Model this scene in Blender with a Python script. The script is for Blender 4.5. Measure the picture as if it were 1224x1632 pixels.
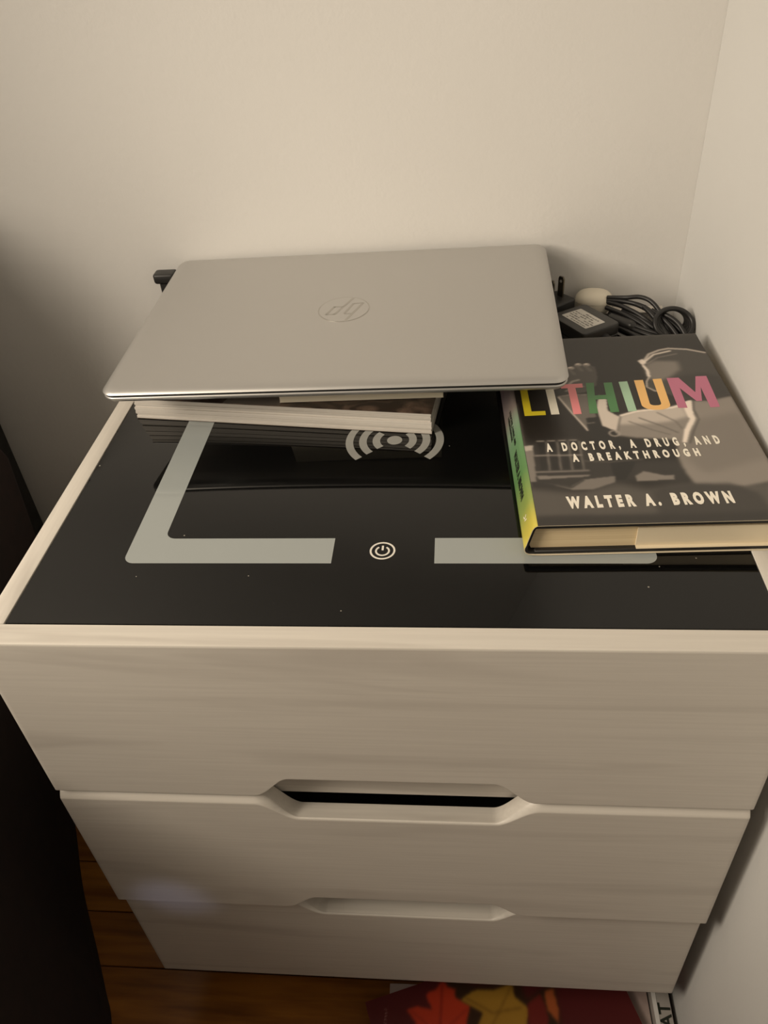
import bpy, bmesh, math, random
import numpy as np
from mathutils import Vector, Matrix

for o in list(bpy.data.objects): bpy.data.objects.remove(o, do_unlink=True)
S = bpy.context.scene
COL = S.collection
PI = math.pi
random.seed(4)

# ------------------------------------------------------------------ camera
cam = bpy.data.cameras.new('camera')
cam_o = bpy.data.objects.new('camera', cam); COL.objects.link(cam_o)
cam.sensor_fit = 'HORIZONTAL'; cam.sensor_width = 36.0
cam.lens = 36.0*1280.37/1224.0
cam.clip_start = 0.01
cam_o.location = (0.288024, -0.299666, 0.343356)
cam_o.rotation_euler = (0.888231, 0.063211, 0.069161)
S.camera = cam_o

# ------------------------------------------------------------------ light and exposure
S.view_settings.view_transform = 'Standard'
S.view_settings.look = 'None'
S.view_settings.gamma = 1.0
S.view_settings.use_curve_mapping = False
S.view_settings.exposure = -0.08
w = bpy.data.worlds.new('world'); S.world = w; w.use_nodes = True
w.node_tree.nodes['Background'].inputs[0].default_value = (1.0, 0.8, 0.58, 1)
w.node_tree.nodes['Background'].inputs[1].default_value = 0.02

def area_light(name, loc, target, size, power, color):
    l = bpy.data.lights.new(name, 'AREA'); l.shape = 'DISK'; l.size = size
    l.energy = power; l.color = color
    o = bpy.data.objects.new(name, l); COL.objects.link(o); o.location = loc
    o.rotation_euler = (Vector(target)-Vector(loc)).to_track_quat('-Z', 'Y').to_euler()
    return o
WARM = (1.0, 0.87, 0.70)
pl = bpy.data.lights.new('shaded_lamp_light', 'SPOT'); pl.energy = 29.0; pl.color = WARM; pl.shadow_soft_size = 0.15   # a shaded bedside lamp
pl.spot_size = math.radians(70); pl.spot_blend = 1.0
plo = bpy.data.objects.new('shaded_lamp_light', pl); COL.objects.link(plo); plo.location = (-0.50, -0.27, 0.43)
plo.rotation_euler = (Vector((0.48, 0.28, 0.09))-Vector(plo.location)).to_track_quat('-Z', 'Y').to_euler()
area_light('overhead_lamp_light', (-1.1, -0.62, 1.25), (0.22, 0.25, 0.0), 0.8, 17.5, WARM)
area_light('ceiling_light', (-0.6, -1.2, 1.90), (-0.6, -1.2, 0.0), 0.8, 2.6, WARM)
sp = bpy.data.lights.new('added_blue_spot', 'SPOT'); sp.energy = 0.26; sp.color = (0.62, 0.66, 1.0)  # added spot for the bluish pool on the drawer, no known source
sp.spot_size = math.radians(20); sp.spot_blend = 1.0; sp.shadow_soft_size = 0.01
spo = bpy.data.objects.new('added_blue_spot', sp); COL.objects.link(spo)
spo.location = (0.03, -0.24, -0.25)
spo.rotation_euler = (Vector((0.048, 0.0, -0.318))-Vector(spo.location)).to_track_quat('-Z', 'Y').to_euler()

# ------------------------------------------------------------------ materials
def srgb(r, g, b):
    f = lambda c: (c/255/12.92) if c/255 <= 0.04045 else ((c/255+0.055)/1.055)**2.4
    return (f(r), f(g), f(b), 1.0)

def mat(name, color, rough=0.5, metal=0.0, spec=0.5, **kw):
    m = bpy.data.materials.new(name); m.use_nodes = True
    b = m.node_tree.nodes['Principled BSDF']
    b.inputs['Base Color'].default_value = color
    b.inputs['Roughness'].default_value = rough
    b.inputs['Metallic'].default_value = metal
    b.inputs['Specular IOR Level'].default_value = spec
    for k, v in kw.items(): b.inputs[k.replace('_', ' ')].default_value = v
    return m

def noise_mat(name, c1, c2, scale=(1, 1, 1), nscale=20, detail=6, rough=0.5, bump=0.0, bscale=None, metal=0.0, lo=0.35, hi=0.65, dist=0.0):
    m = mat(name, c1, rough, metal)
    nt = m.node_tree; N = nt.nodes; L = nt.links; b = N['Principled BSDF']
    tc = N.new('ShaderNodeTexCoord'); mp = N.new('ShaderNodeMapping'); mp.inputs['Scale'].default_value = scale
    L.new(tc.outputs['Object'], mp.inputs[0])
    nz = N.new('ShaderNodeTexNoise'); nz.inputs['Scale'].default_value = nscale; nz.inputs['Detail'].default_value = detail
    nz.inputs['Distortion'].default_value = dist
    L.new(mp.outputs[0], nz.inputs['Vector'])
    r = N.new('ShaderNodeValToRGB')
    r.color_ramp.elements[0].position = lo; r.color_ramp.elements[0].color = c1
    r.color_ramp.elements[1].position = hi; r.color_ramp.elements[1].color = c2
    L.new(nz.outputs['Fac'], r.inputs[0]); L.new(r.outputs[0], b.inputs['Base Color'])
    if bump:
        n2 = N.new('ShaderNodeTexNoise'); n2.inputs['Scale'].default_value = bscale or nscale; n2.inputs['Detail'].default_value = 4
        L.new((mp if bscale is None else tc).outputs[0 if bscale is None else 'Object'], n2.inputs['Vector'])
        bp = N.new('ShaderNodeBump'); bp.inputs['Strength'].default_value = bump; bp.inputs['Distance'].default_value = 0.002
        L.new(n2.outputs['Fac'], bp.inputs['Height']); L.new(bp.outputs[0], b.inputs['Normal'])
    return m

def wood_mat(name, axis, c1, c2, c3, rough=0.45):
    """pale limed wood: fine streaks along an axis plus a few slow darker waves"""
    m = mat(name, c1, rough)
    nt = m.node_tree; N = nt.nodes; L = nt.links; b = N['Principled BSDF']
    tc = N.new('ShaderNodeTexCoord')
    def streak(sc_along, sc_across, detail, dist):
        mp = N.new('ShaderNodeMapping')
        s = [sc_across]*3; s[axis] = sc_along; mp.inputs['Scale'].default_value = s
        L.new(tc.outputs['Object'], mp.inputs[0])
        nz = N.new('ShaderNodeTexNoise'); nz.inputs['Scale'].default_value = 1.0
        nz.inputs['Detail'].default_value = detail; nz.inputs['Distortion'].default_value = dist
        L.new(mp.outputs[0], nz.inputs['Vector']); return nz.outputs['Fac']
    fine = streak(9, 420, 5, 0.2); slow = streak(2.6, 26, 3, 1.1)
    r1 = N.new('ShaderNodeValToRGB'); r1.color_ramp.elements[0].position = 0.32; r1.color_ramp.elements[1].position = 0.68
    r1.color_ramp.elements[0].color = c2; r1.color_ramp.elements[1].color = c1
    L.new(fine, r1.inputs[0])
    r2 = N.new('ShaderNodeValToRGB'); r2.color_ramp.elements[0].position = 0.30; r2.color_ramp.elements[1].position = 0.46
    r2.color_ramp.elements[0].color = (1, 1, 1, 1); r2.color_ramp.elements[1].color = (0, 0, 0, 1)
    L.new(slow, r2.inputs[0])
    mx = N.new('ShaderNodeMix'); mx.data_type = 'RGBA'
    L.new(r2.outputs[0], mx.inputs['Factor']); L.new(r1.outputs[0], mx.inputs['A']); mx.inputs['B'].default_value = c3
    L.new(mx.outputs['Result'], b.inputs['Base Color'])
    bp = N.new('ShaderNodeBump'); bp.inputs['Strength'].default_value = 0.05; bp.inputs['Distance'].default_value = 0.001
    L.new(fine, bp.inputs['Height']); L.new(bp.outputs[0], b.inputs['Normal'])
    return m

def glass_top_mat():
    m = mat('black_glass', (0.003, 0.003, 0.003, 1), 0.03)
    nt = m.node_tree; N = nt.nodes; L = nt.links; b = N['Principled BSDF']
    tc = N.new('ShaderNodeTexCoord')
    vo = N.new('ShaderNodeTexVoronoi'); vo.inputs['Scale'].default_value = 70
    L.new(tc.outputs['Object'], vo.inputs['Vector'])
    nz = N.new('ShaderNodeTexNoise'); nz.inputs['Scale'].default_value = 9; nz.inputs['Detail'].default_value = 1
    L.new(tc.outputs['Object'], nz.inputs['Vector'])
    ma = N.new('ShaderNodeMath'); ma.operation = 'MULTIPLY_ADD'      # speck radius grows with the noise, most cells get none
    L.new(nz.outputs['Fac'], ma.inputs[0]); ma.inputs[1].default_value = 0.16; ma.inputs[2].default_value = -0.055
    lt = N.new('ShaderNodeMath'); lt.operation = 'LESS_THAN'
    L.new(vo.outputs['Distance'], lt.inputs[0]); L.new(ma.outputs[0], lt.inputs[1])
    mx = N.new('ShaderNodeMix'); mx.data_type = 'RGBA'
    L.new(lt.outputs[0], mx.inputs['Factor'])
    mx.inputs['A'].default_value = (0.003, 0.003, 0.003, 1); mx.inputs['B'].default_value = (0.28, 0.26, 0.22, 1)
    L.new(mx.outputs['Result'], b.inputs['Base Color'])
    return m

def vcol_mat(name, attr, rough):
    m = mat(name, (0, 0, 0, 1), rough)
    a = m.node_tree.nodes.new('ShaderNodeAttribute'); a.attribute_name = attr
    m.node_tree.links.new(a.outputs['Color'], m.node_tree.nodes['Principled BSDF'].inputs['Base Color'])
    return m

def spine_mat(y0, y1):
    m = mat('jacket_spine_print', (1, 1, 1, 1), 0.35)
    nt = m.node_tree; N = nt.nodes; L = nt.links
    tc = N.new('ShaderNodeTexCoord'); sx = N.new('ShaderNodeSeparateXYZ'); L.new(tc.outputs['Object'], sx.inputs[0])
    mr = N.new('ShaderNodeMapRange'); mr.inputs[1].default_value = y0; mr.inputs[2].default_value = y1
    L.new(sx.outputs['Y'], mr.inputs[0])
    r = N.new('ShaderNodeValToRGB'); e = r.color_ramp.elements
    stops = [(0.0, srgb(208, 192, 84)), (0.05, srgb(188, 178, 80)), (0.12, srgb(138, 154, 80)), (0.26, srgb(92, 132, 80)),
             (0.425, srgb(106, 142, 104)), (0.505, srgb(126, 146, 124)), (0.58, srgb(120, 110, 104)), (0.72, srgb(112, 100, 104)), (1.0, srgb(126, 96, 106))]
    e[0].position, e[0].color = stops[0]; e[1].position, e[1].color = stops[-1]
    for p_, c_ in stops[1:-1]:
        n = e.new(p_); n.color = c_
    L.new(mr.outputs[0], r.inputs[0]); L.new(r.outputs[0], N['Principled BSDF'].inputs['Base Color'])
    return m

M = {}
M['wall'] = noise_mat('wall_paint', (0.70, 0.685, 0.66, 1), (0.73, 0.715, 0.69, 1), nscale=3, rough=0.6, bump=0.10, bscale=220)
M['wall_dimmed'] = noise_mat('wall_paint_dimmed', (0.61, 0.605, 0.59, 1), (0.64, 0.635, 0.62, 1), nscale=3, rough=0.6, bump=0.10, bscale=220)  # same paint as the other walls, darkened to stand in for weaker light
M['ceiling'] = mat('ceiling_paint', (0.75, 0.74, 0.72, 1), 0.9)
W1, W2, W3 = (0.66, 0.62, 0.56, 1), (0.61, 0.57, 0.515, 1), (0.54, 0.50, 0.45, 1)
M['wood_x'] = wood_mat('limed_wood_crosswise', 0, W1, W2, W3)
M['wood_y'] = wood_mat('limed_wood_lengthwise', 1, W1, W2, W3)
M['dark_inside'] = mat('cabinet_inside', (0.25, 0.22, 0.19, 1), 0.8)
M['glass'] = glass_top_mat()
M['strip'] = mat('frosted_light_strip', srgb(156, 161, 160), 0.08)
M['symbol'] = mat('printed_symbol', srgb(150, 150, 146), 0.06)
M['symbol_white'] = mat('printed_power_symbol', srgb(225, 220, 210), 0.06)
M['silver'] = mat('silver_laptop_shell', srgb(192, 190, 187), 0.42, 0.75)
M['emblem'] = mat('laptop_emblem', srgb(192, 190, 187), 0.36, 0.75)
M['emblem_line'] = mat('laptop_emblem_line', srgb(180, 177, 172), 0.35, 0.85)
M['rubber'] = mat('black_rubber', (0.012, 0.012, 0.012, 1), 0.6)
M['black_plastic'] = mat('black_plastic', (0.022, 0.021, 0.020, 1), 0.45)
M['black_plastic2'] = mat('black_plastic_satin', (0.03, 0.029, 0.028, 1), 0.35)
M['cable'] = mat('black_cable_sheath', (0.018, 0.017, 0.017, 1), 0.42)
M['prong'] = mat('prong_metal', (0.16, 0.14, 0.11, 1), 0.35, 1.0)
M['white_plastic'] = mat('white_plastic', srgb(226, 218, 200), 0.35, Subsurface_Weight=0.0)
M['page_white'] = noise_mat('white_page_edges', srgb(214, 208, 200), srgb(186, 180, 172), scale=(2, 2, 700), nscale=1, detail=3, rough=0.85)
M['page_cream'] = noise_mat('cream_page_edges', srgb(226, 206, 168), srgb(212, 190, 150), scale=(2, 2, 900), nscale=1, detail=3, rough=0.85)
M['page_ivory'] = noise_mat('ivory_page_edges', srgb(248, 240, 220), srgb(240, 228, 204), scale=(2, 2, 900), nscale=1, detail=3, rough=0.85)
M['photo_cover'] = noise_mat('dark_photo_cover', srgb(50, 38, 32), srgb(120, 98, 84), scale=(1, 1.6, 1), nscale=38, detail=5, rough=0.3, lo=0.42, hi=0.75, dist=1.5)
M['grey_cover'] = mat('grey_cover', srgb(120, 112, 104), 0.4)
M['board'] = mat('black_book_board', (0.012, 0.011, 0.010, 1), 0.6)
M['jacket_black'] = mat('jacket_black', srgb(30, 27, 25), 0.36, 0, 0.4)
M['jacket_white'] = mat('jacket_inside', srgb(226, 212, 184), 0.6)
M['text_white'] = mat('printed_white', srgb(245, 238, 224), 0.35)
M['text_dark'] = mat('printed_dark', srgb(40, 44, 36), 0.35)
M['bedding'] = noise_mat('dark_brown_bedding', (0.010, 0.0042, 0.0034, 1), (0.015, 0.006, 0.0045, 1), nscale=60, rough=0.95)
M['headboard_cloth'] = noise_mat('charcoal_headboard_cloth', (0.012, 0.011, 0.010, 1), (0.02, 0.018, 0.016, 1), nscale=80, rough=0.9, bump=0.2, bscale=500)
M['subfloor'] = mat('subfloor', (0.02, 0.008, 0.003, 1), 0.8)
M['floor'] = [noise_mat('oiled_floorboard', a, b_, scale=(3, 40, 40), nscale=2, detail=6, rough=0.35) for a, b_ in
              [(srgb(178, 118, 46), srgb(134, 82, 30)), (srgb(166, 106, 40), srgb(122, 74, 26)), (srgb(188, 128, 54), srgb(146, 92, 36))]]
M['paper'] = mat('white_paper', srgb(205, 200, 192), 0.8)
M['mauve'] = noise_mat('mauve_grey_cover', srgb(186, 168, 160), srgb(160, 140, 134), nscale=30, rough=0.4)
M['case'] = mat('disc_case_plastic', srgb(176, 170, 164), 0.35)
M['case_edge'] = mat('disc_case_white_edge', srgb(225, 222, 218), 0.3)

# ------------------------------------------------------------------ object helpers
def finish(name, bm, m, parent=None, smooth=None, loc=None, rot=None):
    bmesh.ops.recalc_face_normals(bm, faces=bm.faces[:])
    me = bpy.data.meshes.new(name); bm.to_mesh(me); bm.free()
    for x in (m if isinstance(m, (list, tuple)) else [m]): me.materials.append(x)
    if smooth is not None:
        me.polygons.foreach_set('use_smooth', [True]*len(me.polygons))
        me.set_sharp_from_angle(angle=math.radians(smooth))
    o = bpy.data.objects.new(name, me); COL.objects.link(o)
    if parent: o.parent = parent
    if loc: o.location = loc
    if rot: o.rotation_euler = rot
    return o

def thing(name, label, cat, loc=(0, 0, 0), rot=(0, 0, 0), group=None):
    o = bpy.data.objects.new(name, None); COL.objects.link(o); o.empty_display_size = 0.02
    o.location = loc; o.rotation_euler = rot
    o['label'] = label; o['category'] = cat
    if group: o['group'] = group
    return o

def tag(o, label, cat, group=None):
    o['label'] = label; o['category'] = cat
    if group: o['group'] = group
    return o

def add_box(bm, lo, hi, bevel=0.0, seg=2):
    r = bmesh.ops.create_cube(bm, size=1.0)
    vs = r['verts']
    for v in vs:
        v.co = Vector([lo[i] + (v.co[i]+0.5)*(hi[i]-lo[i]) for i in range(3)])
    if bevel:
        es = {e for v in vs for e in v.link_edges}
        bmesh.ops.bevel(bm, geom=list(es), offset=bevel, segments=seg, profile=0.5, affect='EDGES')

def box(name, lo, hi, m, parent=None, bevel=0.0, seg=2):
    bm = bmesh.new(); add_box(bm, lo, hi, bevel, seg)
    return finish(name, bm, m, parent, 40 if bevel else None)

def rrect(wd, dp, r, n=8):
    r = max(min(r, wd/2-1e-5, dp/2-1e-5), 1e-5); pts = []
    for cx, cy, a0 in ((wd/2-r, dp/2-r, 0), (-wd/2+r, dp/2-r, PI/2), (-wd/2+r, -dp/2+r, PI), (wd/2-r, -dp/2+r, 1.5*PI)):
        for i in range(n+1):
            a = a0 + PI/2*i/n; pts.append((cx+r*math.cos(a), cy+r*math.sin(a)))
    return pts

def add_loft(bm, rings):
    """rings: lists of (x,y,z) with equal counts, capped at both ends"""
    R_ = [[bm.verts.new(p) for p in ring] for ring in rings]
    n = len(R_[0])
    for a, b in zip(R_, R_[1:]):
        for i in range(n): bm.faces.new((a[i], a[(i+1) % n], b[(i+1) % n], b[i]))
    bm.faces.new(R_[0]); bm.faces.new(R_[-1])

def add_slab(bm, wd, dp, r, prof, c=(0, 0), n=8):
    """rounded-rectangle slab; prof = list of (inset, z)"""
    add_loft(bm, [[(x+c[0], y+c[1], z) for x, y in rrect(wd-2*i, dp-2*i, r-i, n)] for i, z in prof])

def add_poly(bm, pts, z0, z1, mi=0):
    """extruded polygon from z0 up to z1"""
    a = [bm.verts.new((x, y, z0)) for x, y in pts]; b = [bm.verts.new((x, y, z1)) for x, y in pts]
    n = len(pts); fs = [bm.faces.new(b), bm.faces.new(a[::-1])]
    fs += [bm.faces.new((a[i], a[(i+1) % n], b[(i+1) % n], b[i])) for i in range(n)]
    for f in fs: f.material_index = mi

def add_stroke(bm, pts, wd, z0, z1, closed=False):
    """flat line of a given width along a polyline"""
    n = len(pts); L_, R_ = [], []
    for i in range(n):
        if closed: p, q = Vector(pts[i-1]), Vector(pts[(i+1) % n])
        else: p, q = Vector(pts[max(i-1, 0)]), Vector(pts[min(i+1, n-1)])
        t = (q-p).normalized(); nn = Vector((-t.y, t.x))*wd/2; c = Vector(pts[i])
        L_.append(c+nn); R_.append(c-nn)
    rows = []
    for l, r in zip(L_, R_):
        rows.append([bm.verts.new((l.x, l.y, z0)), bm.verts.new((r.x, r.y, z0)), bm.verts.new((r.x, r.y, z1)), bm.verts.new((l.x, l.y, z1))])
    m_ = n if closed else n-1
    for i in range(m_):
        a, b = rows[i], rows[(i+1) % n]
        for k in range(4): bm.faces.new((a[k], a[(k+1) % 4], b[(k+1) % 4], b[k]))
    if not closed: bm.faces.new(rows[0]); bm.faces.new(rows[-1][::-1])

def arc(cx, cy, r, a0, a1, n=24):
    return [(cx+r*math.cos(math.radians(a0+(a1-a0)*i/n)), cy+r*math.sin(math.radians(a0+(a1-a0)*i/n))) for i in range(n+1)]

def catmull(pts, n=10, closed=False):
    P = [Vector(p) for p in pts]; out = []; k = len(P)
    for i in range(k if closed else k-1):
        p0 = P[(i-1) % k] if closed or i else P[i]; p1 = P[i]; p2 = P[(i+1) % k]
        p3 = P[(i+2) % k] if closed or i+2 < k else P[(i+1) % k]
        for j in range(n):
            t = j/n
            out.append(0.5*((2*p1)+(-p0+p2)*t+(2*p0-5*p1+4*p2-p3)*t*t+(-p0+3*p1-3*p2+p3)*t**3))
    if not closed: out.append(P[-1])
    return out

def add_tube(bm, pts, rad, k=8):
    n = len(pts); up = Vector((0, 0, 1)); rings = []; prev = None
    for i in range(n):
        t = (pts[min(i+1, n-1)]-pts[max(i-1, 0)]).normalized()
        if prev is None:
            a = t.orthogonal().normalized()
        else:
            a = (prev - t*prev.dot(t)).normalized()
        prev = a; b = t.cross(a)
        r = rad(i/(n-1)) if callable(rad) else rad
        rings.append([tuple(pts[i]+a*r*math.cos(2*PI*j/k)+b*r*math.sin(2*PI*j/k)) for j in range(k)])
    add_loft(bm, rings)

def text_mesh(name, body, size, m, parent, loc, rot=(0, 0, 0), width=None, bold=0.0, spacing=1.0, wordsp=1.0, depth=0.0001):
    """built-in font turned into a thin mesh; width squeezes it to a total length, origin at the baseline's left"""
    c = bpy.data.curves.new(name, 'FONT'); c.body = body; c.size = size
    c.space_character = spacing; c.space_word = wordsp; c.offset = bold; c.extrude = depth; c.resolution_u = 3
    t = bpy.data.objects.new(name, c); COL.objects.link(t)
    bpy.context.view_layer.update()
    me = bpy.data.meshes.new_from_object(t.evaluated_get(bpy.context.evaluated_depsgraph_get()))
    COL.objects.unlink(t); bpy.data.objects.remove(t); bpy.data.curves.remove(c)
    xs = [v.co.x for v in me.vertices]; x0, x1 = min(xs), max(xs)
    k = (width/(x1-x0)) if width else 1.0
    for v in me.vertices: v.co.x = (v.co.x-x0)*k
    me.name = name; me.materials.clear(); me.materials.append(m)
    o = bpy.data.objects.new(name, me); COL.objects.link(o)
    o.parent = parent; o.location = loc; o.rotation_euler = rot
    return o

# ------------------------------------------------------------------ picture painter for printed covers
class Paint:
    def __init__(s, wd, ht, nx, ny, bg):
        s.wd, s.ht, s.nx, s.ny = wd, ht, nx, ny
        s.X, s.Y = np.meshgrid(np.linspace(0, wd, nx), np.linspace(0, ht, ny))
        s.img = np.zeros((ny, nx, 3)); s.img[:] = bg
    @staticmethod
    def blur(a, r):
        for ax in (0, 1):
            acc = np.zeros_like(a); ws = 0
            for k in range(-2*r, 2*r+1):
                wt = math.exp(-0.5*(k/max(r, 0.5))**2)
                acc += wt*np.roll(a, k, ax); ws += wt
            a = acc/ws
        return a
    def mask_poly(s, pts):
        m = np.zeros(s.X.shape, bool); n = len(pts)
        for i in range(n):
            (x0, y0), (x1, y1) = pts[i], pts[(i+1) % n]
            if y0 == y1: continue
            c = ((y0 > s.Y) != (y1 > s.Y)) & (s.X < (x1-x0)*(s.Y-y0)/(y1-y0)+x0)
            m ^= c
        return m.astype(float)
    def mask_line(s, pts, wd):
        d = np.full(s.X.shape, 1e9)
        for (x0, y0), (x1, y1) in zip(pts, pts[1:]):
            dx, dy = x1-x0, y1-y0; L2 = dx*dx+dy*dy+1e-12
            t = np.clip(((s.X-x0)*dx+(s.Y-y0)*dy)/L2, 0, 1)
            d = np.minimum(d, np.hypot(s.X-x0-t*dx, s.Y-y0-t*dy))
        return np.clip((wd/2-d)/(0.5*s.wd/s.nx)+0.5, 0, 1)
    def put(s, mask, col, alpha=1.0, soft=1):
        if soft: mask = s.blur(mask, soft)
        mask = (mask*alpha)[..., None]
        s.img = s.img*(1-mask)+np.array(col, float)*mask
    def poly(s, pts, col, alpha=1.0, soft=1): s.put(s.mask_poly(pts), col, alpha, soft)
    def line(s, pts, wd, col, alpha=1.0, soft=1): s.put(s.mask_line(pts, wd), col, alpha, soft)
    def mesh(s, name, m, parent, z, off=(0, 0), thick=0.00012):
        """a thin printed sheet: dense top with colour per vertex"""
        nx, ny = s.nx, s.ny
        v = np.stack([s.X.ravel()*0.001+off[0], s.Y.ravel()*0.001+off[1], np.full(nx*ny, z)], 1)
        idx = np.arange(nx*ny).reshape(ny, nx)
        f = np.stack([idx[:-1, :-1], idx[:-1, 1:], idx[1:, 1:], idx[1:, :-1]], -1).reshape(-1, 4)
        me = bpy.data.meshes.new(name)
        me.vertices.add(len(v)); me.vertices.foreach_set('co', v.ravel())
        me.loops.add(f.size); me.loops.foreach_set('vertex_index', f.ravel())
        me.polygons.add(len(f)); me.polygons.foreach_set('loop_start', np.arange(0, f.size, 4))
        me.update(calc_edges=True)
        c = np.clip(s.img/255.0, 0, 1); lin = np.where(c <= 0.04045, c/12.92, ((c+0.055)/1.055)**2.4)
        col = np.ones((nx*ny, 4)); col[:, :3] = lin.reshape(-1, 3)
        at = me.color_attributes.new('print', 'FLOAT_COLOR', 'POINT'); at.data.foreach_set('color', col.ravel())
        me.materials.append(m); me.validate()
        o = bpy.data.objects.new(name, me); COL.objects.link(o); o.parent = parent
        return o

# ================================================================== the room
FZ = -0.56
XR, YB, ZC = 0.4948, 0.4385, 1.94
XL, YF = -2.6, -2.9
def struct(o): o['kind'] = 'structure'; return o
struct(box('wall_back', (XL-0.1, YB, FZ-0.05), (XR+0.1, YB+0.1, ZC), M['wall']))
struct(box('wall_right', (XR, YF, FZ-0.05), (XR+0.1, YB-0.0002, ZC), M['wall_dimmed']))
struct(box('wall_left', (XL-0.1, YF, FZ-0.05), (XL, YB-0.0002, ZC), M['wall']))
struct(box('wall_front', (XL-0.1, YF-0.1, FZ-0.05), (XR+0.1, YF-0.0002, ZC), M['wall']))
struct(box('ceiling', (XL-0.1, YF-0.1, ZC+0.0002), (XR+0.1, YB+0.1, ZC+0.1), M['ceiling']))
floor = struct(box('floor', (XL-0.1, YF-0.1, FZ-0.1), (XR+0.1, YB+0.1, FZ-0.012), M['subfloor']))
# floorboards near the nightstand are single pieces, one shared mesh per tone
BW = 0.057
board_me = []
for k in range(3):
    bm = bmesh.new(); add_box(bm, (0, 0, -0.0118), (0.998, BW-0.0012, 0.0), 0.0008, 1)
    ob = finish('floorboard', bm, M['floor'][k]); board_me.append(ob.data); bpy.data.objects.remove(ob)
row = 0; y = YB-0.001-BW
while y > YF:
    x = XR-0.001-[0.0, 0.34, 0.71, 0.18, 0.52][row % 5]
    xs = []
    while x > XL: xs.append(x); x -= 1.0
    first = XR-0.001
    for j, x1 in enumerate([first+0.0]+xs if xs[0] < first-0.01 else xs):
        x0 = (xs[0] if (j == 0 and xs[0] < first-0.01) else x1-1.0)
        x0 = max(x0, XL+0.001)
        o = bpy.data.objects.new('floorboard', random.choice(board_me)); COL.objects.link(o)
        o.parent = floor; o.location = (x0, y, FZ+random.uniform(-0.0004, 0.0)); o.scale = ((x1-x0), 1, 1)
    y -= BW; row += 1

# ================================================================== nightstand
NW, ND = 0.48, 0.428
ns = thing('nightstand', 'pale limed-wood nightstand with black glass top and three drawers, in the room corner', 'nightstand', (0, 0, FZ))
T = -FZ                                                        # local height of the top
def nbox(name, lo, hi, m, bevel=0.0): return box(name, (lo[0], lo[1], lo[2]+T), (hi[0], hi[1], hi[2]+T), m, ns, bevel)
FT = 0.0158
nbox('side_panel', (0.0, FT+0.0006, -0.478), (0.0133, ND, 0.0), M['wood_y'], 0.0006)
nbox('side_panel', (NW-0.0133, FT+0.0006, -0.478), (NW, ND, 0.0), M['wood_y'], 0.0006)
nbox('back_panel', (0.0135, ND-0.0133, -0.478), (NW-0.0135, ND, 0.0), M['wood_x'], 0.0006)
nbox('bottom_panel', (0.0135, 0.024, -0.478), (NW-0.0135, ND-0.0135, -0.466), M['dark_inside'])
nbox('front_rail', (0.0135, 0.0185, -0.1785), (NW-0.0135, 0.036, -0.150), M['wood_x'])
nbox('front_rail', (0.0135, 0.0275, -0.343), (NW-0.0135, 0.044, -0.312), M['wood_x'])
for lx in (0.03, NW-0.03):
    for ly in (0.16, ND-0.035):
        bm = bmesh.new()
        add_loft(bm, [[(lx+r*math.cos(2*PI*i/16), ly+r*math.sin(2*PI*i/16), z) for i in range(16)] for r, z in ((0.012, 0.0), (0.016, T-0.4782))])
        finish('leg', bm, M['wood_x'], ns, 40)
def ss(x, a, b):
    t = min(max((x-a)/(b-a), 0), 1); return t*t*(3-2*t)
def notch(x, a0, a1, b0, b1): return ss(x, a0, a1)*(1-ss(x, b0, b1))
def drawer(name, y0, top, bot, notch_top, notch_bot, top_ch, slope=0.0045, rise=0.0215):
    """front panel: top edge may dip and bottom edge may rise in the middle to make the finger pulls"""
    bm = bmesh.new(); xs = []
    x = 0.0
    xs = [0.0, 0.0006, 0.0016] + [0.0016+(NW-0.0032)*i/240 for i in range(1, 240)] + [NW-0.0016, NW-0.0006, NW]
    rings = []
    for x in xs:
        e = min(x, NW-x); rd = 0.0016*(1-math.sqrt(max(0, 1-(1-min(e/0.0016, 1))**2)))   # rounded upright edges
        nt = notch(x, 0.143, 0.173, 0.311, 0.342) if notch_top else 0
        nb = notch(x, 0.145, 0.172, 0.310, 0.338) if notch_bot else 0
        zf, zb = top-0.0240*nt-top_ch*(1-nt), top-(0.0240+slope)*nt
        bf = bot+rise*nb
        ya, yb = y0+rd, y0+FT
        c = 0.0012
        ring = [(x, ya, bf+c), (x, ya, bf+c+0.0007), (x, ya, zf-c-0.0007), (x, ya, zf-c), (x, ya+0.35*c, zf-0.3*c), (x, ya+c, zf+0.15*top_ch*(1-nt)),
                (x, ya+c+0.45*top_ch*(1-nt)+0.0003, zf+0.75*top_ch*(1-nt)), (x, ya+c+0.9*top_ch*(1-nt)+0.0006, zf+top_ch*(1-nt)-0.0002*nt),
                (x, yb, zb), (x, yb, bf), (x, ya+c, bf), (x, ya+0.35*c, bf+0.3*c)]
        rings.append([(a, b, c_+T) for a, b, c_ in ring])
    add_loft(bm, rings)
    return finish(name, bm, M['wood_x'], ns, 35)
drawer('drawer', 0.0, 0.0, -0.1562, False, True, 0.0)
drawer('drawer', 0.0, -0.1595, -0.3215, True, True, 0.0055, 0.0045, 0.0180)
drawer('drawer', 0.007, -0.3225, -0.4785, True, False, 0.0055, -0.0005)
gl = nbox('glass_top', (0.0139, FT+0.0011, -0.006), (NW-0.0139, ND-0.0139, -0.0004), M['glass'], 0.0004)
nbox('glass_support', (0.0135, FT+0.0008, -0.018), (NW-0.0135, ND-0.0136, -0.0062), M['dark_inside'])
GZ0, GZ1 = T-0.0004, T-0.00032
def sub(name, bm, m): return finish(name, bm, m, gl)
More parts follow.
